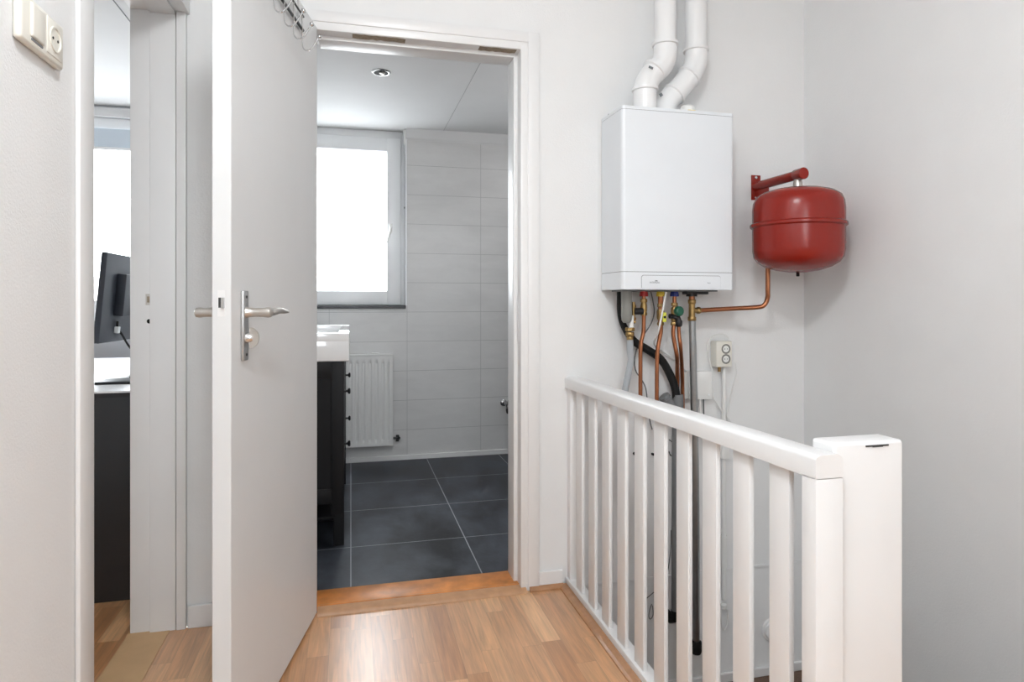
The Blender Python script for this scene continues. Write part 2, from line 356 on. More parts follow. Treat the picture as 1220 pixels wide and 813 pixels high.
# ================================================================== bathroom shell
BX0, BX1, BY1, BC = -.52, 1.65, 4.437, 2.25
struct('floor', MB().box(BX0, BX1, YB2, 4.6, -.12, .004), 'slate', 'dark slate tiled bathroom floor', 'floor')
struct('ceiling', MB().box(BX0-.1, BX1+.1, YB2, 4.75, BC, BC+.1), 'ceil', 'white panelled bathroom ceiling', 'ceiling')
for px_ in (.617, .0): pass
struct('trim_9', MB().box(.6155, .6185, YB2, BY1, BC-.0015, BC+.01), 'seam', 'fine seam between two bathroom ceiling panels', 'seam')
WX0, WX1, WZ0 = -.45, .363, 1.05
a = MB().box(BX0-.1, WX0, BY1, BY1+.25, 0, BC).box(WX0, WX1, BY1, BY1+.25, 0, WZ0-.02).box(WX1, BX1+.1, BY1, BY1+.25, 0, BC)
struct('wall_bathroom_back', a, 'wtile', 'light grey tiled far wall of the bathroom', 'wall')
struct('wall_bathroom_left', MB().box(XO+.02, BX0, YB2, 4.7, 0, BC), 'wtile_side', 'tiled bathroom wall behind the vanity', 'wall')
struct('wall_bathroom_right', MB().box(BX1, BX1+.12, YB2, 4.7, 0, BC), 'wtile_side', 'tiled wall at the right of the bathroom', 'wall')
struct('wall_bathroom_front', MB().box(-.175, -.15, YB2, YB2+.012, 0, BC).box(BX0, -.175, YB2, YB2+.012, 0, BC).box(.664, BX1, YB2, YB2+.012, 0, BC).box(-.175, .664, YB2, YB2+.012, 2.035, BC),
       'wtile', 'tiled bathroom side of the doorway wall', 'wall')
struct('baseboard_bathroom', MB().box(BX0, BX1, BY1-.012, BY1, .004, .036, .002), 'trim', 'narrow white skirting along the grey tiles', 'skirting')
struct('trim_10', MB().prism([(BY1, BC), (BY1-.03, BC), (BY1-.012, BC-.06), (BY1, BC-.075)], 'x', WX1, BX1), 'ceil', 'white coving strip above the grey tiles', 'coving')
struct('trim_11', MB().box(WX1-.004, WX1+.008, BY1-.006, BY1+.002, WZ0, BC-.07, .001), 'upvc', 'thin white edge strip beside the bathroom window', 'edge strip')
tag(MB().box(WX0, WX1-.002, BY1-.015, BY1+.13, WZ0-.02, WZ0, .002).build('trim_12', 'stone', smooth=0), 'dark stone sill under the bathroom window', 'window sill', kind='structure')
# bathroom window
w1 = thing('window_1', (-.04, 4.5, WZ0), 'white framed frosted bathroom window', 'window', kind='structure')
def ring(x0, x1, z0, z1, wl, wr, wb, wt, y0, y1, bev=.004):
    return MB().box(x0, x0+wl, y0, y1, z0, z1, bev).box(x1-wr, x1, y0, y1, z0, z1, bev).box(x0+wl-.004, x1-wr+.004, y0+.0004, y1-.0004, z0, z0+wb, bev).box(x0+wl-.004, x1-wr+.004, y0+.0004, y1-.0004, z1-wt, z1, bev)
ring(WX0, WX1-.001, WZ0, BC-.001, .03, .028, .022, .05, 4.515, 4.58).build('window_frame', 'upvc', w1)
ring(WX0+.014, .333, WZ0+.004, 2.197, .09, .094, .096, .093, 4.497, 4.56, .006).build('sash', 'upvc', w1)
MB().box(WX0+.09, .243, 4.53, 4.536, WZ0+.09, 2.11).build('pane', 'frosted', w1)
hd = MB().box(.264-.012, .264+.012, 4.488, 4.498, 1.545, 1.61, .003).tube([(.264, 4.49, 1.578), (.264, 4.465, 1.578)], .008, 12)
hd.tube([(.266, 4.462, 1.582), (.256, 4.458, 1.54), (.238, 4.456, 1.475)], [.010, .009, .007], 12, smooth=4).build('window_handle', 'plastic', w1)
tag(MB().box(.350, .362, 4.425, 4.437, 2.165, 2.235, .002).tube([(.352, 4.431, 2.17), (.356, 4.431, 2.145)], .005, 8).box(.342, .362, 4.426, 4.436, 2.225, 2.246, .002).build('curtain_bracket', 'plastic', loc=(.355, 4.43, 2.2)),
    'small white bracket at the top right corner of the bathroom window', 'bracket')
tag(MB().lathe([(.006, 0), (.006, .005)], (.3585, 4.47, 1.72), (-1, 0, 0), 12).build('wall_screw', 'darksteel', loc=(.3585, 4.47, 1.72)), 'tiny dark screw in the window reveal', 'screw')
# ================================================================== office shell
OY = 4.33
struct('wall_office_back', MB().box(-2.8, -2.4, OY, OY+.2, 0, BC).box(-2.4, -.85, OY, OY+.2, 0, .99).box(-2.4, -.85, OY, OY+.2, 2.178, BC).box(-.85, XO+.03, OY, OY+.2, 0, BC),
       mat('office_grey_wall', (.56, .57, .60), .8), 'grey wall under the office window', 'wall')
struct('wall_office_left', MB().box(-2.9, -2.8, .9, OY+.2, 0, BC), 'wall_smooth', 'white side wall of the office', 'wall')
struct('wall_office_front', MB().box(-2.9, XO, .9, 1.0, 0, BC), 'wall_smooth', 'white near wall of the office', 'wall')
struct('ceiling', MB().box(-2.9, XO, .9, OY+.2, BC, BC+.1), 'ceil', 'white panelled office ceiling', 'ceiling')
struct('trim_13', MB().box(-.897, -.893, 1.0, OY, BC-.002, BC+.01), 'groove', 'dark seam between two office ceiling panels', 'seam')
struct('trim_14', MB().box(-2.8, XO, OY-.02, OY, 2.178, 2.234, .002), 'ceil', 'white batten above the office window', 'batten')
struct('wall_office_right', MB().box(XO, XO+.02, YB2, OY+.2, 0, BC), 'wall_smooth', 'white office wall against the bathroom', 'wall')
w2 = thing('window_2', (-1.6, OY+.05, .99), 'white framed office window with a raised pale blue roller blind', 'window', kind='structure')
ring(-2.4, -.85, .99, 2.178, .1, .1, .095, .066, OY+.01, OY+.08).build('window_frame', 'upvc', w2)
MB().box(-2.31, -.94, OY+.04, OY+.046, 1.08, 2.115).build('pane', 'glass', w2)
MB().box(-2.35, -.9, OY-.025, OY+.012, .965, .992, .003).build('window_sill', 'upvc', w2)
bl = MB().box(-2.33, -.92, OY+.0, OY+.006, 2.0, 2.112).build('roller_blind', 'blind', w2)
MB().box(-2.33, -.92, OY-.003, OY+.010, 1.984, 2.001, .003).build('blind_bar', 'upvc', w2)
# outside neighbour's roof
rf = MB(); p = [(-14, 12.0, .55), (4, 12.0, .55), (4, 16, 1.55), (-14, 16, 1.55)]
rf.prism([(12, .5), (16, 1.62), (20, .5)], 'x', -14, 4)
tag(rf.build('neighbour_roof', 'rooftile', smooth=0, loc=(-5, 16, .5)), 'pale tiled roof of a house seen through the office window', 'roof')
# unseen landing window, added behind the camera to let in fill light
w3 = thing('added_landing_window', (.20, YW, 1.2), 'white framed window added behind the camera for fill light on the landing', 'window', kind='structure')
ring(-.15, .55, 1.2, 2.2, .06, .06, .06, .06, YW-.1, YW-.03).build('window_frame', 'upvc', w3)
MB().box(-.10, .50, YW-.07, YW-.064, 1.25, 2.15).build('pane', 'glass', w3)
# unseen fitting added to go with the landing fill light
cl = thing('added_ceiling_lamp', (.08, .30, HC), 'round white lamp added on the unseen landing ceiling for fill light', 'lamp')
MB().lathe([(.09, 0), (.09, -.02), (.02, -.03)], (.08, .30, HC), (0, 0, 1), 32).build('base', 'plastic', cl)
# ================================================================== OPEN DOOR
H0 = Vector((-.113, 2.312, 0)); DD = Vector((-.2035, -.979, 0)).normalized(); DN = Vector((-DD.y, DD.x, 0))
DM = Matrix(((DD.x, DN.x, 0, H0.x), (DD.y, DN.y, 0, H0.y), (0, 0, 1, 0), (0, 0, 0, 1)))   # local (s, off, z)
def D(s, off, z): return DM @ Vector((s, off, z))
def s_of(u, off):
    r = ray(u, 0); k = r[0]/r[1]; b = H0+DN*off
    return (k*b.y-b.x)/(DD.x-k*DD.y)
door = thing('door_1', H0, 'white flush bathroom door standing open, with lever handle and coat rack on it', 'door', kind='structure')
SW = .745
MB().box(0, SW, -.043, 0, .012, 2.018, .0015, 1, DM).build('door_leaf', 'door', door, smooth=0)
def side_plate(sg):
    b = 0 if sg > 0 else -.043
    pl = MB().box(.655, .69, b, b+sg*.008, .938, 1.105, .003, 2, DM).build('handle_plate', 'alu', door)
    for z in (.952, 1.09): MB().lathe([(.0035, 0), (.0035, .0012)], D(.672, b+sg*.008, z), DN*sg, 10).build('screw', 'darksteel', pl)
    m = MB().lathe([(.014, 0), (.014, .003), (.0115, .006), (.0105, .02), (.0108, .038), (.0125, .05), (.0115, .058), (.006, .062)], D(.672, b+sg*.008, 1.053), DN*sg, 20)
    n = 8
    pts = [D(.680, b+sg*.052, 1.053), D(.655, b+sg*.057, 1.053), D(.625, b+sg*.060, 1.055), D(.59, b+sg*.060, 1.0565), D(.555, b+sg*.060, 1.054), D(.528, b+sg*.062, 1.052)]
    m.tube(pts, [.0115, .0125, .0115, .0098, .0075, .004], 14, smooth=4, flat=.8)
    m.build('lever_handle', 'steel', door)
side_plate(1); side_plate(-1)
MB().lathe([(.013, 0), (.013, .002), (.010, .012), (.008, .016)], D(.672, .008, .992), DN, 20).build('thumb_turn_base', 'chrome', door)
hm = MB(); poly = []
for k in range(13):
    a_ = -math.pi/2+math.pi*k/12; poly.append((.016+.022*math.cos(a_), .992+.025*math.sin(a_)))
m_ = MB().prism(poly, 'x', -.003, .003)   # x=s local, (off,z)
m_.xf(DM @ Matrix.Translation((.672, 0, 0))).build('thumb_turn', 'steel', door)
MB().box(SW-.001, SW+.001, -.030, -.013, 1.045, 1.105, 0, 1, DM).build('latch_plate', 'trim', door)
MB().box(SW-.0005, SW+.0014, -.028, -.020, 1.065, 1.088, 0, 1, DM).build('latch_slot', 'darksteel', door)
MB().prism([(-.020, 1.064), (-.014, 1.064), (-.014, 1.088), (-.020, 1.088)], 'x', SW, SW+.007).xf(DM).build('latch_bolt', 'chrome', door)
for z in (.25, 1.75):
    MB().tube([D(-.002, -.048, z-.045), D(-.002, -.048, z+.045)], .006, 10).build('hinge', 'steel', door)
# coat rack hanging over the door
cr_ = thing('coat_rack', D(.3, 0, 1.93), 'over-door coat rack of bent wire hooks with ball tips, on the open white door', 'coat rack')
ss = [s_of(u, .012) for u in (313, 327, 338.5, 349.5, 360)]
step = (ss[0]-ss[-1])/4
s0 = ss[-1]
MB().tube([D(s0-.02, .009, 1.925), D(s0+step*5+.03, .009, 1.925)], .0045, 8).build('rail', 'darksteel', cr_)
MB().tube([D(s0-.015, .012, 1.965), D(s0+step*5+.03, .012, 1.965)], .003, 8).build('rail', 'darksteel', cr_)
for sv in (s0+.012, s0+step*4.7):
    MB().box(sv-.011, sv+.011, .0006, .003, 1.92, 2.0195, 0, 1, DM).box(sv-.011, sv+.011, -.0445, .003, 2.0188, 2.0210, 0, 1, DM).box(sv-.011, sv+.011, -.0455, -.0437, 1.97, 2.021, 0, 1, DM).build('door_strap', 'alu', cr_)
for k in range(6):
    s_ = s0+step*k
    pts = [D(s_, .012, 1.985), D(s_, .012, 1.93), D(s_, .012, 1.88), D(s_, .016, 1.862), D(s_, .027, 1.855), D(s_, .040, 1.861), D(s_, .053, 1.880), D(s_, .062, 1.895)]
    hk = MB().tube(pts, .0021, 8, smooth=4).build('hook', 'chrome', cr_)
    MB().sphere(D(s_, .065, 1.899), .0068, 14).build('ball_tip', 'chrome', hk)
# ================================================================== RAILING
rl = thing('stair_railing', (XS+.03, 1.65, 0), 'white painted wooden stair railing with flat balusters and a stout end post', 'railing')
# handrail: rounded top
prof = [(-.001, -.042), (-.001, -.009), (.002, -.003), (.008, 0), (.046, 0), (.052, -.003), (.055, -.009), (.055, -.042)]
hr = MB(); zf, zn = .793, .809
A = [hr.bm.verts.new((XS+a, YB-.001, zf+b)) for a, b in prof]; B = [hr.bm.verts.new((XS+a, .968, zn+b)) for a, b in prof]
hr.bm.faces.new(A); hr.bm.faces.new(B[::-1])
for i in range(len(prof)): hr.bm.faces.new((A[i], B[i], B[(i+1) % len(prof)], A[(i+1) % len(prof)]))
hr.build('handrail', 'rail', rl)
MB().box(XS, XS+.045, .97, YB, 0, .034, .004).build('base_rail', 'rail', rl)
MB().box(XS+.008, XS+.04, YB-.036, YB-.0005, .03, .752, .003).build('wall_post', 'rail', rl)
for k in range(10):
    y1 = 2.2385-.1249*k
    ztop = zf-.041+(zn-zf)*(YB-y1)/1.367
    MB().box(XS+.010, XS+.0225, y1-.060, y1, .030, ztop, .0025).build('baluster', 'rail', rl)
MB().box(XS-.001, XS+.0565, .968, 1.006, -.10, zn-.038, .003).build('end_post', 'rail', rl)
np_ = MB().box(XS+.0565, 1.0, .992, 1.052, -.12, .822, .007, 3).build('newel_post', 'rail', rl)
pl = []
for i in range(9): pl.append((.900+.055*i/8, .9915-random.uniform(0, .0004)))
MB().box(.915, .965, .9908, .9925, .8125, .8155).box(.93, .952, .9906, .9925, .8115, .8130).build('paint_chip', 'darksteel', np_)
# ================================================================== SWITCH on left wall
sw = thing('light_switch', (XL, 1.27, 1.54), 'cream light switch combined with a wall socket, high on the left wall', 'light switch')
MB().box(XL, XL+.014, 1.193, 1.352, 1.502, 1.583, .006, 3).build('cover_plate', 'cream', sw)
MB().box(XL+.011, XL+.0185, 1.222, 1.268, 1.516, 1.574, .004, 3, None).build('rocker', 'cream', sw)
MB().box(XL+.0135, XL+.0152, 1.226, 1.266, 1.5115, 1.5150).build('rocker_gap', 'groove', sw)
MB().box(XL+.011, XL+.0155, 1.282, 1.342, 1.513, 1.577, .002).build('socket_insert', 'cream', sw)
rp = [(.024, .0), (.024, .0022), (.0195, .0022), (.018, -.006), (.0001, -.006)]
MB().lathe([(.0225, 0), (.0225, .0024), (.0195, .0024), (.019, .0004), (.0001, .0004)], (XL+.0152, 1.312, 1.545), (1, 0, 0), 32).build('socket_ring', 'cream', sw)
for dy in (-.0095, .0095): MB().lathe([(.0025, 0), (.0025, .0008)], (XL+.0156, 1.312+dy, 1.545), (1, 0, 0), 10).build('pin_hole', 'rubber', sw)
# ================================================================== BOILER
bx0, bx1, by0, bz0, bz1 = .9357, 1.3875, 2.137, 1.122, 1.779
bo = thing('boiler', ((bx0+bx1)/2, 2.23, bz0), 'white wall-hung heating boiler with a flat front panel', 'boiler')
def rrect(x0, x1, y0, y1, r, n=6):
    p = [(x1, y1), (x0, y1)]
    for k in range(n+1): a_ = math.pi+math.pi/2*k/n; p.append((x0+r+r*math.cos(a_), y0+r+r*math.sin(a_)))
    for k in range(n+1): a_ = 1.5*math.pi+math.pi/2*k/n; p.append((x1-r+r*math.cos(a_), y0+r+r*math.sin(a_)))
    return p
def soft(mb, off=.004):
    bmesh.ops.bevel(mb.bm, geom=[e for e in mb.bm.edges if len(e.link_faces) == 2 and e.calc_face_angle(0) > 1.2], offset=off, segments=2, profile=.5, affect='EDGES'); return mb
MB().prism(rrect(bx0, bx1, by0, YB-.008, .016), 'z', bz0+.0645, bz1-.0125).build('casing', 'boiler', bo)
MB().prism(rrect(bx0+.001, bx1-.001, by0+.001, YB-.009, .016), 'z', bz0+.06, bz0+.0650).build('shadow_gap', 'groove', bo)
MB().prism(rrect(bx0+.001, bx1-.001, by0+.001, YB-.009, .016), 'z', bz1-.013, bz1-.0105).build('shadow_gap', 'groove', bo)
soft(MB().prism(rrect(bx0, bx1, by0, YB-.008, .016), 'z', bz1-.011, bz1), .003).build('lid', 'boiler', bo)
soft(MB().prism(rrect(bx0, bx1, by0, YB-.008, .016), 'z', bz0, bz0+.0625), .006).build('lower_casing', 'boiler', bo)
MB().box(bx0+.04, bx1-.04, by0+.05, YB-.01, bz0-.006, bz0+.003).build('underside', 'grey_pvc', bo)
MB().box(bx0+.02, bx1-.02, YB-.01, YB-.0005, bz0+.02, bz1-.02).build('wall_bracket', 'alu', bo)
# control panel with rounded upper corners
def arch(x0, x1, z0, z1, r, n=6):
    p = [(x0, z0)]
    for k in range(n+1): a_ = math.pi-math.pi/2*k/n; p.append((x0+r+r*math.cos(a_), z1-r+r*math.sin(a_)))
    for k in range(n+1): a_ = math.pi/2-math.pi/2*k/n; p.append((x1-r+r*math.cos(a_), z1-r+r*math.sin(a_)))
    p.append((x1, z0)); return p
cx0, cx1 = PY(764, 330, by0).x, PY(858.5, 330, by0).x
MB().prism(arch(cx0, cx1, bz0+.006, bz0+.052, .010), 'y', by0-.0005, by0+.003).build('panel_gap', 'groove', bo)
cp = MB().prism(arch(cx0+.0013, cx1-.0008, bz0+.006, bz0+.0503, .009), 'y', by0-.0014, by0+.002).build('control_panel', 'boiler', bo)
def text(s, size, x, z, y, parent, m, name):
    c = bpy.data.curves.new(name, 'FONT'); c.body = s; c.size = size; c.align_x = 'CENTER'; c.extrude = .0002
    o = bpy.data.objects.new(name, c); COL.objects.link(o); dg = bpy.context.evaluated_depsgraph_get()
    me = bpy.data.meshes.new_from_object(o.evaluated_get(dg)); bpy.data.objects.remove(o)
    R = Matrix.Translation(Vector((x, y, z))-ORG[parent.name]) @ Matrix.Rotation(math.pi/2, 4, 'X'); me.transform(R); me.materials.clear(); me.materials.append(M[m])
    o = bpy.data.objects.new(name, me); COL.objects.link(o); o.parent = parent; return o
q = PY(780, 337.7, by0-.0015)
text('INTERGAS', .0085, q.x, q.z, q.y, cp, 'ink', 'brand_lettering')
q = PY(782, 334.7, by0-.0015)
lg = MB().prism([(q.x-.006, q.z-.0018), (q.x-.004, q.z+.0012), (q.x, q.z+.0022), (q.x+.004, q.z+.0012), (q.x+.006, q.z-.0018)], 'y', q.y-.0003, q.y+.0003); lg.build('brand_emblem', 'ink', cp)
q = PY(844.5, 338, by0-.0015); text('Xact', .007, q.x, q.z, q.y, cp, 'ink', 'model_lettering')
MB().lathe([(.026, 0), (.026, .026), (.020, .032)], (PY(819, 128, 2.19).x, 2.19, bz1), (0, 0, 1), 24).build('inlet_cap', 'plastic', bo)
MB().box(PY(820, 128, 2.16).x, PY(829, 128, 2.16).x, 2.160, 2.175, bz1+.0005, bz1+.010, .002).build('yellow_sticker', 'yellow', bo)
MB().lathe([(.005, -.003), (.004, .012), (.002, .016)], (bx0+.02, YB-.03, bz1), (0, 0, 1), 10).build('hanging_screw', 'darksteel', bo)
# boiler connections
def collar(u, m, y=2.24, r=.0165):
    x = PY(u, 349, y).x
    MB().lathe([(r*.8, 0), (r*.85, -.006), (r, -.022), (r*.95, -.026)], (x, y, bz0+.002), (0, 0, 1), 20).build('connection_collar', m, bo); return x
xr = collar(767, 'redp'); xy = collar(787, 'yellow'); xb = collar(803.5, 'blue')
k0, k1 = PY(815.5, 350, 2.24).x, PY(842, 350, 2.24).x
MB().box(k0, k1, 2.225, 2.26, bz0-.016, bz0+.002, .003).lathe([(.021, 0), (.021, -.012)], (PY(824, 350, 2.24).x, 2.24, bz0-.012), (0, 0, 1), 20).build('return_manifold', 'black', bo)
# flue pipes
def PP(lst, y): return [PY(u, v, y) if len((u, v)) == 2 else None for u, v in lst]
def flue(path, y, rings, label):
    p = [PY(u, v, y) for u, v in path]; p[0].z = 2.4999; p[-1].z = bz1+.012; p.append(Vector((p[-1].x, y, bz1+.0003)))
    t = thing('flue_pipe', p[-1], label, 'pipe', 'flue pipes above the boiler')
    # straight top
    MB().tube(p[:2], .0395, 28).build('straight_pipe', 'pvc', t)
    MB().tube([p[1]]+p[2:], .0425, 28, smooth=6).build('elbow', 'pvc', t)
    for (u, v, ang) in rings:
        c = PY(u, v, y); ax = Vector((math.sin(ang), 0, math.cos(ang)))
        MB().lathe([(.043, -.007), (.0485, -.0045), (.0485, .0045), (.043, .007)], c, ax, 28).build('collar_ring', 'pvc', t)
    return t
f1 = flue([(792.5, -200), (792.5, 50), (792.5, 66), (788, 78), (775, 91), (768.8, 104), (768.4, 116), (768.4, 128.5)], 2.195, [(792.5, 53, 0), (779.5, 84, .72), (768.5, 107, 0)], 'white flue pipe above the boiler, the one bending down at the left')
f2 = flue([(829, -200), (829, 57), (829, 72), (824, 87), (813, 101), (802, 113), (795, 121), (790, 130)], 2.245, [(829, 60, 0), (821, 91, .72), (803, 112, .72)], 'white flue pipe above the boiler, the right-hand one with the longer slanted bend')
# markings on elbows
q = PY(775.5, 80.5, 2.147); MB().box(-.0085, .0085, -.001, .001, -.004, .004, 0, 1, Matrix.Translation(q) @ Matrix.Rotation(.35, 4, 'Y')).build('printed_mark', 'ink', f1)
q = PY(787.5, 113, 2.203); MB().box(-.006, .006, -.001, .001, -.006, .006, 0, 1, Matrix.Translation(q) @ Matrix.Rotation(-.6, 4, 'Y')).build('printed_mark', 'ink', f2)
# ================================================================== EXPANSION VESSEL
vx, vy = 1.613, 2.075
ev = thing('expansion_vessel', (vx, vy, 1.2), 'red heating expansion vessel hanging from a red wall bracket', 'expansion vessel')
pf = [(.001, 1.186), (.03, 1.187), (.075, 1.194), (.115, 1.207), (.142, 1.224), (.155, 1.243), (.1595, 1.27), (.160, 1.345),
      (.160, 1.42), (.157, 1.447), (.148, 1.468), (.125, 1.484), (.09, 1.494), (.04, 1.498), (.001, 1.499)]
MB().lathe(pf, (vx, vy, 0), (0, 0, 1), 64).build('tank', 'red', ev)
MB().lathe([(.158, 1.352), (.164, 1.354), (.168, 1.358), (.168, 1.366), (.164, 1.370), (.158, 1.372)], (vx, vy, 0), (0, 0, 1), 64).build('seam_band', 'red', ev)
MB().lathe([(.017, 1.495), (.017, 1.520), (.012, 1.535)], (vx, vy, 0), (0, 0, 1), 20).build('top_connection', 'steel', ev)
MB().tube([(vx, YB-.004, 1.55), (vx, 2.06, 1.55)], .018, 24).build('bracket_arm', 'red', ev)
MB().lathe([(.0195, 0), (.0215, .002), (.0215, .045), (.019, .048)], (vx, 2.040, 1.55), (0, 1, 0), 28).build('arm_end', 'red', ev)
wp = MB().box(vx-.021, vx+.021, YB-.005, YB-.0005, 1.495, 1.597, .001).build('wall_plate', 'red', ev)
for z in (1.505, 1.587): MB().lathe([(.006, 0), (.006, -.004), (.003, -.005)], (vx-.002, YB-.005, z), (0, 1, 0), 12).build('bolt', 'chrome', wp)
MB().box(vx-.003, vx+.003, 2.25, YB-.004, 1.498, 1.552).build('bracket_web', 'red', ev)
MB().lathe([(.006, -.0), (.006, -.014), (.004, -.016)], (vx, vy, 1.188), (0, 0, 1), 12).build('air_valve', 'rubber', ev)
# ================================================================== PIPES UNDER THE BOILER
def pth(l, y): return [PY(a[0], a[1], a[2] if len(a) > 2 else y) for a in l]
def solo(name, mb, m, label, cat, loc=None, group=None):
    if loc is None:
        bb = [v.co.copy() for v in mb.bm.verts]; loc = (sum(v.x for v in bb)/len(bb), sum(v.y for v in bb)/len(bb), min(v.z for v in bb))
    return tag(mb.build(name, m, loc=loc), label, cat, group)
def nut(mb, c, r, h, ax=(0, 0, 1), seg=6): return mb.lathe([(r*.9, -h/2), (r, -h/2+.002), (r, h/2-.002), (r*.9, h/2)], c, ax, seg)
LZ = -.46
# heating supply pipe (red)
xa = PY(763, 470, 2.24).x
t = thing('copper_pipe', (xa, 2.24, LZ), 'copper pipe under the red collar of the boiler, left of the three copper runs', 'pipe', 'copper pipes under the boiler')
MB().tube([(xr, 2.24, bz0-.02), (xr, 2.24, 1.02), PY(766.5, 396, 2.24), PY(763.5, 412, 2.24), Vector((xa, 2.24, .80)), Vector((xa, 2.24, .4)), Vector((xa, 2.24, LZ))], .0078, 14, smooth=5).build('pipe', 'copper', t)
v_ = MB(); nut(v_, (xr, 2.24, 1.082), .013, .014); v_.lathe([(.010, 1.035), (.0125, 1.045), (.0125, 1.062), (.010, 1.075)], (xr, 2.24, 0), (0, 0, 1), 16); nut(v_, (xr, 2.24, 1.032), .0125, .012)
q = PY(757, 372, 2.24); v_.tube([(xr, 2.24, 1.05), (q.x-.008, 2.24, q.z)], .007, 12); v_.tube([(q.x-.008, 2.24, q.z-.02), (q.x-.008, 2.24, q.z+.03)], .0065, 10)
v_.build('valve_body', 'brass', t)
q0 = PY(755.5, 371, 2.235); q1 = PY(765.5, 371, 2.235); MB().tube([q0, q1], .0125, 16).build('valve_knob', 'black', t)
# gas pipe (yellow)
xg = PY(782.5, 470, 2.24).x
t = thing('copper_pipe', (xg, 2.24, LZ), 'copper gas pipe with a yellow valve lever, under the yellow collar', 'pipe', 'copper pipes under the boiler')
MB().tube([(xy, 2.24, bz0-.02), (xy, 2.24, 1.0), PY(787, 397, 2.24), PY(783.5, 418, 2.24), Vector((xg, 2.24, .78)), Vector((xg, 2.24, .4)), Vector((xg, 2.24, LZ))], [.0105, .0095, .0082, .0078, .0078, .0078, .0078], 14, smooth=5).build('pipe', 'copper', t)
v_ = MB(); nut(v_, (xy, 2.24, PY(787, 364, 2.24).z), .013, .014); nut(v_, (xy, 2.24, PY(787, 386, 2.24).z), .013, .012); v_.lathe([(.012, -.02), (.0145, -.012), (.0145, .012), (.012, .02)], (xy, 2.24, PY(787, 375, 2.24).z), (0, 0, 1), 18)
v_.build('valve_body', 'brass', t)
q = PY(791.5, 378, 2.215); MB().box(q.x-.0075, q.x+.0075, q.y-.004, q.y+.004, q.z-.019, q.z+.018, .003).build('valve_lever', 'lime', t)
MB().lathe([(.005, -.0045), (.005, -.003)], q, (0, 1, 0), 12).tube([q, (xy+.002, 2.24, q.z)], .006, 10).build('lever_screw', 'rubber', t)
# water pipes (blue)
xc, xd = PY(806.5, 470, 2.24).x, PY(811.5, 470, 2.24).x
t = thing('copper_pipe', (xc, 2.313, LZ), 'copper cold water pipe with a green tap, under the blue collar', 'pipe', 'copper pipes under the boiler')
MB().tube([(xb, 2.24, bz0-.02), (xb, 2.24, 1.01), PY(802, 396, 2.24), PY(803.5, 408, 2.24), PY(806.5, 424, 2.24), PY(806.8, 440, 2.29), PY(807, 456, 2.312), PY(807, 476, 2.313), PY(808.5, 560, 2.313), PY(812, 650, 2.313), Vector((PY(812, 650, 2.313).x, 2.313, LZ))], .0078, 14, smooth=5).build('pipe', 'copper', t)
v_ = MB(); nut(v_, (xb, 2.24, PY(803, 363, 2.24).z), .0125, .014); v_.lathe([(.0095, -.03), (.0125, -.022), (.0125, .022), (.0095, .03)], (xb-.001, 2.24, PY(803, 375, 2.24).z), (0, 0, 1), 16)
nut(v_, (xb-.002, 2.24, PY(803, 386, 2.24).z), .0125, .012); q = PY(810, 371, 2.2); v_.tube([(xb, 2.24, q.z), q], .008, 12)
v_.build('valve_body', 'brass', t)
MB().lathe([(.014, .006), (.0185, .002), (.0195, -.010), (.017, -.016), (.008, -.017)], q, (.25, -.9, 0), 14).xf(Matrix.Identity(4)).build('tap_knob', 'green', t)
q = PY(797.5, 377, 2.235); MB().tube([q, PY(803, 377, 2.235)], .009, 12).build('test_plug', 'rubber', t)
t = thing('copper_pipe', (xd, 2.313, LZ), 'copper pipe with a small black knob, rightmost of the copper runs beneath the boiler', 'pipe', 'copper pipes under the boiler')
MB().tube([PY(808.5, 386, 2.24), PY(809, 398, 2.24), PY(811, 415, 2.24), PY(812.6, 440, 2.29), PY(813.3, 456, 2.312), PY(813.5, 476, 2.313), PY(814.5, 560, 2.313), PY(818.5, 650, 2.313), Vector((PY(818.5, 650, 2.313).x, 2.313, LZ))], .0074, 14, smooth=5).build('pipe', 'copper', t)
MB().tube([PY(803, 378, 2.235), PY(808, 379, 2.222), PY(809, 383, 2.222)], .0105, 12).lathe([(.0125, 0), (.0135, -.006), (.013, -.018), (.009, -.024)], PY(808.8, 382, 2.222), (0, 0, 1), 16).build('valve_knob', 'black', t)
# zinc pipe with brass tee + copper branch to vessel
xz = PY(824.3, 372, 2.24).x
pz = PY(829.5, 765, 2.27)
t = thing('steel_pipe', (pz.x, 2.27, pz.z-.03), 'grey steel return pipe with a brass tee, right below the boiler', 'pipe')
MB().tube([(xz, 2.24, PY(824, 378, 2.24).z), PY(826.5, 460, 2.245), PY(829, 600, 2.26), pz], .0135, 18, smooth=4).build('pipe', 'zinc', t)
MB().tube([(xz, 2.24, bz0-.02), (xz, 2.24, 1.06)], .0115, 16).build('stub', 'copper', t)
v_ = MB(); z1 = PY(824, 359.5, 2.24).z; z2 = PY(824, 380, 2.24).z; zb = PY(824, 370, 2.24).z
nut(v_, (xz, 2.24, z1), .0155, .016, seg=8); nut(v_, (xz, 2.24, z2), .0165, .016, seg=8); v_.tube([(xz, 2.24, z1), (xz, 2.24, z2)], .0125, 16).tube([(xz, 2.24, zb), (xz+.028, 2.24, zb)], .0105, 14); nut(v_, (xz+.028, 2.24, zb), .0135, .014, (1, 0, 0), 8)
v_.build('tee_fitting', 'brass', t)
MB().lathe([(.017, -.045), (.021, -.035), (.021, .0), (.016, .006)], pz, (0, 0, 1), 14).tube([pz+Vector((0, 0, -.03)), pz+Vector((-.03, .02, -.02)), pz+Vector((-.035, .06, -.02))], .012, 12).build('end_fitting', 'rubber', t)
b0 = Vector((xz+.030, 2.24, zb)); yv = 2.17
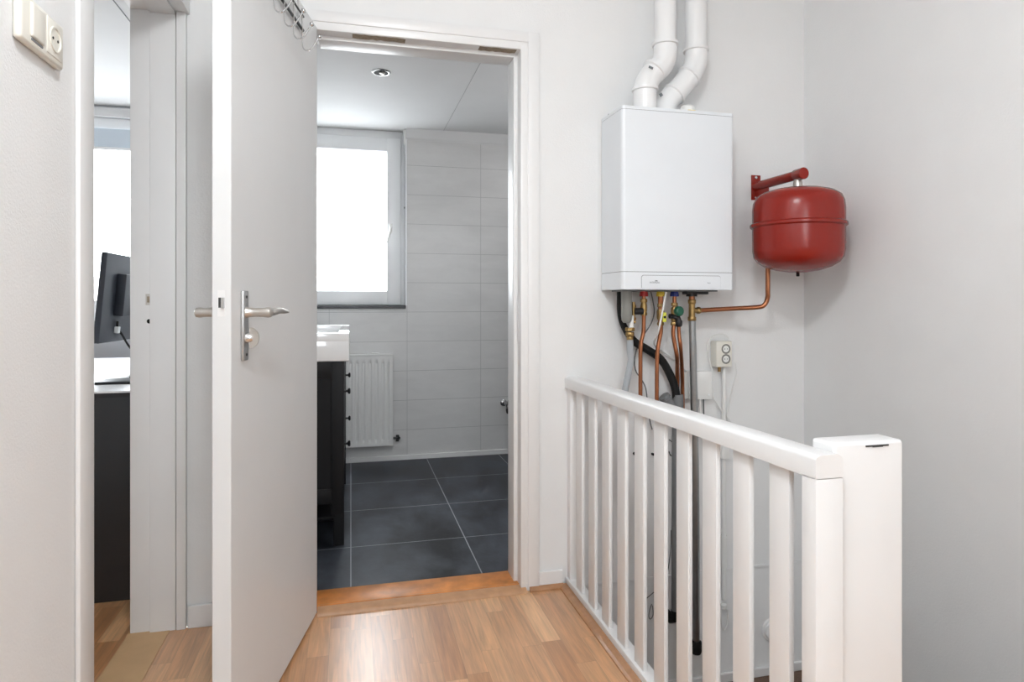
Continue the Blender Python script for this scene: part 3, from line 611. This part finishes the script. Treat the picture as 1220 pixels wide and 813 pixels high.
MBt = MB().tube([b0, b0+Vector((.01, 0, 0)), PY(870, 368, 2.225), PY(903, 366.2, 2.19), PY(911, 363, 2.18), PY(914.5, 355, 2.175), PY(914.8, 345, 2.17), PY(914.8, 317, 2.17)], .0088, 14, smooth=5)
solo('copper_branch_pipe', MBt, 'copper', 'copper pipe running right and up to the red vessel', 'pipe')
# black condensate hose and grey drain
dr = PY(807.5, 478, 2.272); hs = MB().tube([PY(738.5, 347, 2.275), PY(738.5, 368, 2.275), PY(741, 383, 2.28), PY(748, 397, 2.285), PY(757, 408, 2.28), PY(770, 416, 2.28), PY(787, 428, 2.283), PY(798, 446, 2.277), PY(804, 462, 2.272), PY(806, 476, 2.272)], [.011, .011, .012, .014, .015, .0155, .0155, .0155, .0155, .0155], 16, smooth=5)
solo('black_hose', hs, 'rubber', 'thick black drain hose curving under the boiler into the grey drain branch', 'hose')
t = thing('drain_pipe', (dr.x, 2.272, -.1), 'grey plastic drain pipe with a slanted side branch behind the railing', 'pipe')
dz = PY(805, 735, 2.272)
MB().tube([dr+Vector((0, 0, .025)), dr+Vector((0, 0, -.10))], .0215, 20).build('socket', 'grey_pvc', t)
MB().tube([PY(806, 485, 2.272), dz], .0170, 18).build('pipe', 'grey_pvc', t)
q = PY(793, 475, 2.272); MB().tube([q, PY(806, 492, 2.272)], .019, 18).lathe([(.019, -.003), (.0225, 0), (.0225, .012), (.019, .014)], q, (q-PY(806, 492, 2.272)), 20).build('side_branch', 'grey_pvc', t)
MB().tube([dz+Vector((0, 0, .025)), dz+Vector((0, 0, -.005)), dz+Vector((-.01, .02, -.015)), dz+Vector((-.01, .0625, -.015))], .019, 14).build('end_elbow', 'rubber', t)
# siphon
q = PY(746.5, 385, 2.232)
t = thing('siphon', q, 'smoky grey siphon cup with brass nut and grey hose, leftmost below the boiler', 'siphon')
MB().lathe([(.0001, 0), (.012, .001), (.0185, .010), (.0205, .03), (.021, .122)], q, (0, 0, 1), 24).build('cup', 'smoke', t)
MB().tube([PY(752.5, 376, 2.235), PY(752, 394, 2.235)], .0085, 14).build('white_tube', 'plastic', t)
v_ = MB(); c_ = PY(750.5, 392.5, 2.235); nut(v_, c_, .0185, .014, seg=8); nut(v_, c_-Vector((0, 0, .018)), .0165, .016, seg=8); nut(v_, c_-Vector((0, 0, .034)), .013, .014, seg=8); v_.build('brass_nut', 'brass', t)
pts = pth([(750.5, 405), (751, 418), (751.5, 430), (749, 444), (746, 458), (744.5, 470), (743, 500), (743, 560)], 2.235)
hz = MB(); hz.tube(pts, .0125, 14, smooth=7); hz.build('grey_hose', 'grey_hose', t)
# filling tap beside siphon
t = thing('filling_tap', PY(754.5, 388, 2.25), 'small brass filling tap between siphon and red collar', 'tap')
v_ = MB(); v_.tube([PY(754.5, 360, 2.25), PY(754.5, 382, 2.25)], .0075, 12); nut(v_, PY(754.5, 365, 2.25), .0105, .012); nut(v_, PY(754.5, 380, 2.25), .0105, .010); v_.tube([PY(754, 382, 2.25), PY(757, 385, 2.245)], .006, 8); v_.build('body', 'brass', t)
MB().tube([PY(756.5, 371, 2.245), PY(759.5, 371, 2.245)], .0105, 12).build('cap', 'rubber', t)
# ---------------- cables
def cable(name, l, y, r, m, label, cat='cable'):
    mb = MB().tube(pth(l, y), r, 8, smooth=6); return solo(name, mb, m, label, cat)
cable('thin_grey_cable', [(775.5, 348), (778, 360), (779.5, 372), (776, 385), (768, 398), (760, 412), (756, 428), (757.5, 442), (764, 452), (769, 462), (771, 475), (774, 500), (777, 512)], 2.30, .0024, 'grey_cable', 'thin dark grey cable looping down behind the copper pipes')
cable('white_cable', [(793.5, 348, 2.19), (791, 362, 2.19), (788, 378, 2.195), (784, 396, 2.21), (779.5, 410, 2.27), (788, 418, 2.31), (806, 430, 2.318), (820, 445, 2.318)], 2.2, .0036, 'white_cable', 'white cable hanging in front of the yellow lever')
cable('white_cable', [(834, 476), (834.5, 496), (835, 510), (837, 525), (841, 538), (847, 543)], 2.305, .0045, 'white_cable', 'white cable looping below the junction box')
cable('thin_grey_cable', [(838, 476), (838.5, 500), (838.5, 520)], 2.31, .0028, 'grey_cable', 'short grey cable dropping beneath the junction box')
cable('thin_white_cable', [(868, 407), (867, 401), (859, 398), (848, 402), (843, 413), (845, 428), (849, 445), (850, 470), (855, 482), (864, 494), (873, 505), (880, 516)], 2.31, .0024, 'white_cable', 'thin white cable arching over the double socket')
cable('thin_white_cable', [(876.5, 432), (877.5, 445), (874, 458), (870, 475), (866, 495), (862, 520), (862, 545)], 2.322, .0021, 'white_cable', 'thin white cable hanging at the right of the double socket')
cable('thin_grey_cable', [(799.5, 632), (799, 655), (796.5, 675), (794, 690), (792, 700)], 2.325, .0017, 'grey_cable', 'thin loose cable end low behind the railing near the drain pipe')
cable('wire_end', [(769.5, 714), (773, 711), (779, 706)], 2.325, .0016, 'grey_cable', 'short stub of wire low on the stairwell wall', 'wire')
cable('wire_end', [(776.5, 720), (774, 727), (773, 735), (775, 738), (778, 733), (777.5, 722)], 2.325, .0016, 'grey_cable', 'small wire loop low on the stairwell wall', 'wire')
cable('wire_end', [(797, 524), (802, 528), (806, 534)], 2.318, .002, 'grey_cable', 'short grey wire beside the drain pipe under the handrail', 'wire')
cable('wire_end', [(797, 538), (799, 543), (804, 543), (807, 541)], 2.318, .0022, 'rubber', 'small black hook beside the drain pipe', 'wire')
solo('wall_plug', MB().lathe([(.006, 0), (.006, -.01)], PY(755.5, 540.5, YB), (0, 1, 0), 10), 'rubber', 'black screw plug in the wall, leftmost behind the balusters', 'wall plug')
solo('wall_plug', MB().lathe([(.005, 0), (.005, -.012)], PY(777, 541, YB), (0, 1, 0), 10), 'rubber', 'black screw plug in the wall, right of the other behind the balusters', 'wall plug')
# junction box
a_, b_ = PY(822, 443, 2.30), PY(849, 476, 2.30)
t = thing('junction_box', (a_.x, YB, b_.z), 'flat white junction box behind the steel pipe', 'junction box')
MB().box(a_.x, b_.x, 2.302, YB-.0005, b_.z, a_.z, .004).build('cover', 'plastic', t)
MB().lathe([(.005, 0), (.005, -.002)], (b_.x-.015, 2.302, b_.z+.018), (0, 1, 0), 12).build('screw_cap', 'upvc', t)
c_ = PY(815, 443, 2.31).x
MB().box(c_, a_.x-.001, 2.308, YB-.0005, b_.z+.004, a_.z-.002, .003).build('side_cover', 'pale', t)
# double socket
a_, b_ = PY(853.5, 407, 2.29), PY(872.5, 437.5, 2.29)
t = thing('double_socket', (a_.x, YB, b_.z), 'surface mounted cream double socket on the boiler wall', 'socket')
MB().box(a_.x, b_.x, 2.290, YB-.0005, b_.z, a_.z, .005, 3).build('housing', 'cream', t)
for v in (416, 428):
    c = PY(865, v, 2.289); rr_ = MB().lathe([(.0195, .002), (.0195, -.001), (.0175, -.002), (.016, .0006), (.0001, .0006)], c, (0, 1, 0), 24).build('socket_face', 'smoke', t)
    MB().lathe([(.0135, .0003), (.0135, -.0005)], c+Vector((0, 0, 0)), (0, 1, 0), 20).build('socket_well', 'plastic', rr_)
    for dx in (-.0055, .0055): MB().lathe([(.0018, 0), (.0018, -.0012)], c+Vector((dx, 0, 0)), (0, 1, 0), 8).build('pin_hole', 'rubber', rr_)
MB().lathe([(.007, 0), (.006, -.02)], PY(857, 437, 2.30), (0, 0, 1), 10).build('cable_gland', 'brass', t)
# conduit
c0 = PY(862.5, 437.5, 2.315); c1 = PY(862.5, 715, 2.315)
t = thing('white_conduit', (c1.x, 2.315, c1.z), 'white cable conduit running down below the double socket', 'conduit')
MB().tube([c0, c1], .0085, 14).build('tube', 'plastic', t)
MB().box(c0.x-.017, c0.x+.017, 2.300, YB-.0005, PY(862, 548, 2.3).z, PY(862, 528, 2.3).z, .004).build('joint_box', 'plastic', t)
MB().tube([PY(862.5, 642, 2.315), PY(862.5, 676, 2.315)], .0125, 12, ).build('coupling', 'plastic', t)
for v in (640, 723):
    c = PY(862.5, v, 2.315); MB().lathe([(.0115, -.006), (.0115, .006)], c, (0, 0, 1), 14).box(c.x-.02, c.x+.02, 2.322, YB-.0005, c.z-.006, c.z+.006, .002).build('clip', 'plastic', t)
MB().tube(pth([(859.5, 726), (859.5, 742), (863, 752), (867, 742), (867.5, 728)], 2.315), .0028, 8, smooth=5).build('cable_loop', 'white_cable', t)
# vent cap
c = PY(920, 750, YB)
t = thing('vent_cap', c, 'round white vent cap low on the stairwell wall between balusters', 'vent')
MB().lathe([(.050, 0), (.050, -.006), (.046, -.010)], c, (0, 1, 0), 32).build('rim', 'trim', t)
MB().lathe([(.043, -.009), (.040, -.017), (.02, -.020), (.0001, -.0205)], c, (0, 1, 0), 32).build('dome', 'trim', t)
# ================================================================== BATHROOM OBJECTS
vc = thing('vanity_cabinet', (-.26, 3.44, 0), 'black wooden vanity cabinet with round black knobs, under the washbasin', 'cabinet')
vx0, vx1, vy0, vy1, vz = -.505, -.029, 2.94, 3.96, .815
# side panels framed
def fside(y0, y1):
    yo = y0 if y0 < 3.4 else y1
    sg = 1 if y0 < 3.4 else -1
    m = MB().box(vx1-.055, vx1, y0, y1, .14, vz, .002).box(vx0, vx0+.055, y0, y1, .14, vz, .002).box(vx0+.054, vx1-.054, y0+.001, y1-.001, vz-.075, vz, .002).box(vx0+.054, vx1-.054, y0+.001, y1-.001, .19, .255, .002)
    m.box(vx0+.05, vx1-.05, min(yo+sg*.009, yo+sg*.02), max(yo+sg*.009, yo+sg*.02), .25, vz-.07)
    m.build('side_panel', 'cab', vc)
fside(vy0, vy0+.022); fside(vy1-.022, vy1)
MB().box(vx0+.001, vx1-.022, vy0+.02, vy1-.02, .19, .21).box(vx0+.001, vx0+.012, vy0+.02, vy1-.02, .2, vz-.001).box(vx0+.01, vx1-.022, vy0+.02, vy1-.02, .80, vz-.001).build('carcass', 'cab', vc)
for (yy0, yy1) in ((vy0+.024, 3.449), (3.453, vy1-.024)):
    for (za, zb_, zk) in ((.545, .79, .662), (.29, .54, .418)):
        d = MB().box(vx1-.022, vx1-.002, yy0, yy1, za, zb_, .002).build('drawer', 'cab', vc)
        yk = 3.1 if yy0 < 3.2 else 3.77
        MB().lathe([(.008, 0), (.0055, .004), (.005, .016), (.0125, .021), (.0145, .025), (.011, .030), (.0001, .031)], (vx1-.003, yk, zk), (1, 0, 0), 18).build('knob', 'black', d)
for (lx, ly) in ((vx1-.045, vy0), (vx1-.045, vy1-.045), (vx0, vy0), (vx0, vy1-.045)):
    MB().box(lx, lx+.045, ly+.0005, ly+.0445, .004, .1995, .002).build('leg', 'cab', vc)
MB().box(vx0+.02, vx1-.02, 3.0, 3.9, .1, .115, .002).build('lower_shelf', 'cab', vc)
wb = thing('washbasin', (-.26, 3.44, vz), 'white ceramic washbasin on the black vanity cabinet', 'washbasin')
bm_ = MB(); X0, X1, Y0, Y1, Z0, Z1 = -.515, -.006, 2.93, 3.975, vz, .94
bm_.box(X0, X1, Y0, Y1, Z0, Z1-.03, .008, 3)
bm_.box(X0, X1, Y0, Y0+.06, Z1-.04, Z1, .006, 3).box(X0, X1, Y1-.06, Y1, Z1-.04, Z1, .006, 3).box(X1-.05, X1, Y0+.001, Y1-.001, Z1-.04, Z1-.0005, .006, 3).box(X0, X0+.11, Y0+.001, Y1-.001, Z1-.04, Z1-.0005, .006, 3)
bm_.build('basin', 'ceramic', wb)
MB().lathe([(.02, 0), (.018, .09), (.016, .10)], (X0+.055, 3.45, Z1-.003), (0, 0, 1), 20).tube([(X0+.055, 3.45, Z1+.08), (X0+.12, 3.45, Z1+.085), (X0+.17, 3.45, Z1+.06)], .011, 14, smooth=5).build('tap', 'chrome', wb)
# radiator
ra = thing('radiator', (.0, 4.36, .12), 'white ribbed panel radiator under the bathroom window', 'radiator')
rx0, rx1, ry, rz0, rz1 = -.30, PY(468.5, 470, 4.355).x, 4.355, PY(468, 531, 4.355).z, PY(468, 424, 4.355).z
cols = []
pitch = .0415
def grid_panel():
    mb = MB(); bm = mb.bm; n = int((rx1-rx0)/ (pitch/8)); zs = [rz0, rz0+.012, rz0+.035, rz0+.045, rz1-.05, rz1-.04, rz1-.012, rz1]
    fz = [0, 0, 0, 1, 1, 0, 0, 0]; V = []
    for j, z in enumerate(zs):
        row = []
        for i in range(n+1):
            x = rx0+(rx1-rx0)*i/n; ph = ((rx1-.026-x) / pitch) % 1
            inside = rx0+.03 < x < rx1-.03
            d = (.006 if abs(ph-.5) < .26 else 0) if inside else 0
            dd = -.010*fz[j]*(1 if (ph < .22 or ph > .78) and inside else 0)
            row.append(bm.verts.new((x, ry-dd, z)))
        V.append(row)
    for j in range(len(zs)-1):
        for i in range(n): bm.faces.new((V[j][i], V[j][i+1], V[j+1][i+1], V[j+1][i]))
    return mb
g = grid_panel(); g.box(rx0, rx1, ry+.0085, ry+.016, rz0, rz1, .001); g.build('front_panel', 'rad', ra, smooth=60)
MB().box(rx0, rx0+.0015, ry, ry+.06, rz0+.01, rz1).build('end_panel', 'rad', ra)
MB().box(rx1-.0015, rx1, ry, ry+.06, rz0+.01, rz1+.002).build('end_panel', 'rad', ra)
MB().box(rx0, rx1, ry+.052, ry+.06, rz0, rz1, .002).build('back_panel', 'rad', ra)
MB().box(rx0, rx1, ry-.002, ry+.06, rz1, rz1+.012, .003).build('top_grille', 'rad', ra)
vk = PY(447.5, 421, ry).x; MB().box(vk-.025, vk+.025, ry+.02, ry+.05, rz1+.012, rz1+.020, .004).build('air_vent', 'rad', ra)
for xk in (rx0+.12, rx1-.12): MB().box(xk-.012, xk+.012, ry+.058, BY1-.0005, rz0+.15, rz1-.12).build('bracket', 'rad', ra)
zv = PY(476, 523, ry).z
MB().tube([(rx1, ry+.03, zv), (rx1+.025, ry+.03, zv)], .008, 12).tube([(rx1+.03, ry+.03, zv-.022), (rx1+.03, ry+.03, zv+.02)], .011, 12).tube([(rx1+.03, ry+.03, zv), (rx1+.042, ry+.02, zv)], .010, 12).tube([(rx1+.03, ry+.03, zv-.01), (rx1+.03, BY1-.0005, zv-.012)], .006, 10).build('valve', 'darksteel', ra)
# wall valve
q = PY(600, 480, BY1)
t = thing('angle_valve', q, 'chrome angle valve low on the grey tiled wall, beside the door jamb', 'valve')
MB().lathe([(.024, 0), (.024, -.004), (.012, -.012)], q, (0, 1, 0), 24).build('rosette', 'chrome', t)
MB().tube([q, q+Vector((0, -.05, 0))], .010, 14).tube([q+Vector((.01, -.045, -.005)), q+Vector((.02, -.045, -.05))], .007, 12).build('body', 'chrome', t)
MB().lathe([(.014, 0), (.021, .004), (.021, .018), (.014, .022)], q+Vector((.022, -.045, .004)), (.8, -.6, .1), 16).build('hand_wheel', 'darksteel', t)
MB().lathe([(.011, 0), (.012, -.012), (.009, -.030), (.004, -.036)], q+Vector((.018, -.045, -.035)), (0, 0, 1), 14).build('outlet', 'darksteel', t)
# downlight
t = thing('ceiling_spotlight', (.15, 3.36, BC), 'round chrome recessed spotlight in the bathroom ceiling', 'spotlight')
MB().lathe([(.048, 0), (.048, -.003), (.042, -.007), (.034, -.006), (.032, .0)], (.15, 3.36, BC-.0002), (0, 0, 1), 40).build('rim', 'chrome', t)
MB().lathe([(.036, -.0), (.036, -.0075), (.0001, -.0076)], (.15, 3.36, BC-.0001), (0, 0, 1), 32).build('recess', 'rubber', t)
MB().lathe([(.014, 0), (.014, -.008), (.010, -.010), (.0001, -.010)], (.155, 3.352, BC-.005), (.25, 0, 1), 24).build('bulb', 'steel', t)
b_l = thing('added_ceiling_lamp', (1.35, 3.3, BC), 'round white lamp added out of view on the bathroom ceiling for fill light', 'lamp')  # unseen fitting added to go with the bathroom fill light
MB().lathe([(.08, 0), (.08, -.008), (.02, -.012)], (1.35, 3.3, BC), (0, 0, 1), 32).build('base', 'plastic', b_l)
# ================================================================== OFFICE OBJECTS
dk = thing('desk', (-1.12, 3.35, 0), 'desk with a black side panel and white top in the office', 'desk')
MB().box(-1.56, -.70, 2.6, 2.625, 0, .735, .001).build('side_panel', 'desk', dk)
MB().box(-1.56, -.70, 4.06, 4.085, 0, .735, .001).build('side_panel', 'desk', dk)
MB().box(-.715, -.702, 2.625, 4.06, .3, .735).build('back_panel', 'desk', dk)
MB().box(-1.57, -.697, 2.597, 4.10, .735, .757, .002).build('desktop', 'desktop', dk)
MB().box(-1.5705, -.697, 2.5965, 2.5985, .7345, .750).build('front_edge', 'desk', dk)
MB().box(-1.57, -.697, 4.085, 4.105, .750, .7585, .002).build('rear_ledge', 'upvc', dk)
solo('keyboard', MB().box(-.958, -.72, 2.80, 2.93, .757, .768, .003), 'black', 'flat black slab lying on the white desktop nearest the doorway', 'keyboard', loc=(-.83, 2.86, .757))
solo('pen', MB().tube([(-.893, 2.99, .7625), (-.79, 3.0, .762)], .005, 8), 'black', 'thin black pen on the desktop behind the flat black slab', 'pen', loc=(-.84, 2.995, .757))
mo = thing('computer_monitor', (-1.0, 3.4, .757), 'black computer monitor seen from behind on the desk', 'monitor')
TR = Matrix.Translation((-1.055, 3.15, 1.09)) @ Matrix.Rotation(math.radians(5), 4, 'Y') @ Matrix.Rotation(math.radians(-2), 4, 'Z')
MB().box(-.012, .012, 0, .56, -.195, .205, .004, 2, TR).build('back_shell', 'screen', mo)
MB().box(-.014, -.0122, .006, .554, -.188, .199, 0, 1, TR).build('display', 'rubber', mo)
MB().box(.011, .052, .13, .43, -.075, .118, .005, 2, TR).build('rear_housing', 'screen', mo)
MB().tube([TR @ Vector((.06, .28, 0)), Vector((-.90, 3.45, .765))], .022, 16).build('stand_neck', 'screen', mo)
MB().box(-.955, -.79, 3.34, 3.56, .757, .768, .004).build('stand_base', 'screen', mo)
MB().box(.012, .03, .155, .18, -.155, -.125, .002, 1, TR).build('video_plug', 'plastic', mo)
MB().tube([TR @ Vector((.02, .165, -.10)), TR @ Vector((.022, .167, -.13)), TR @ Vector((.03, .20, -.16)), TR @ Vector((.05, .30, -.24)), Vector((-.97, 3.52, .83))], .005, 8, smooth=5).build('cable', 'rubber', mo)
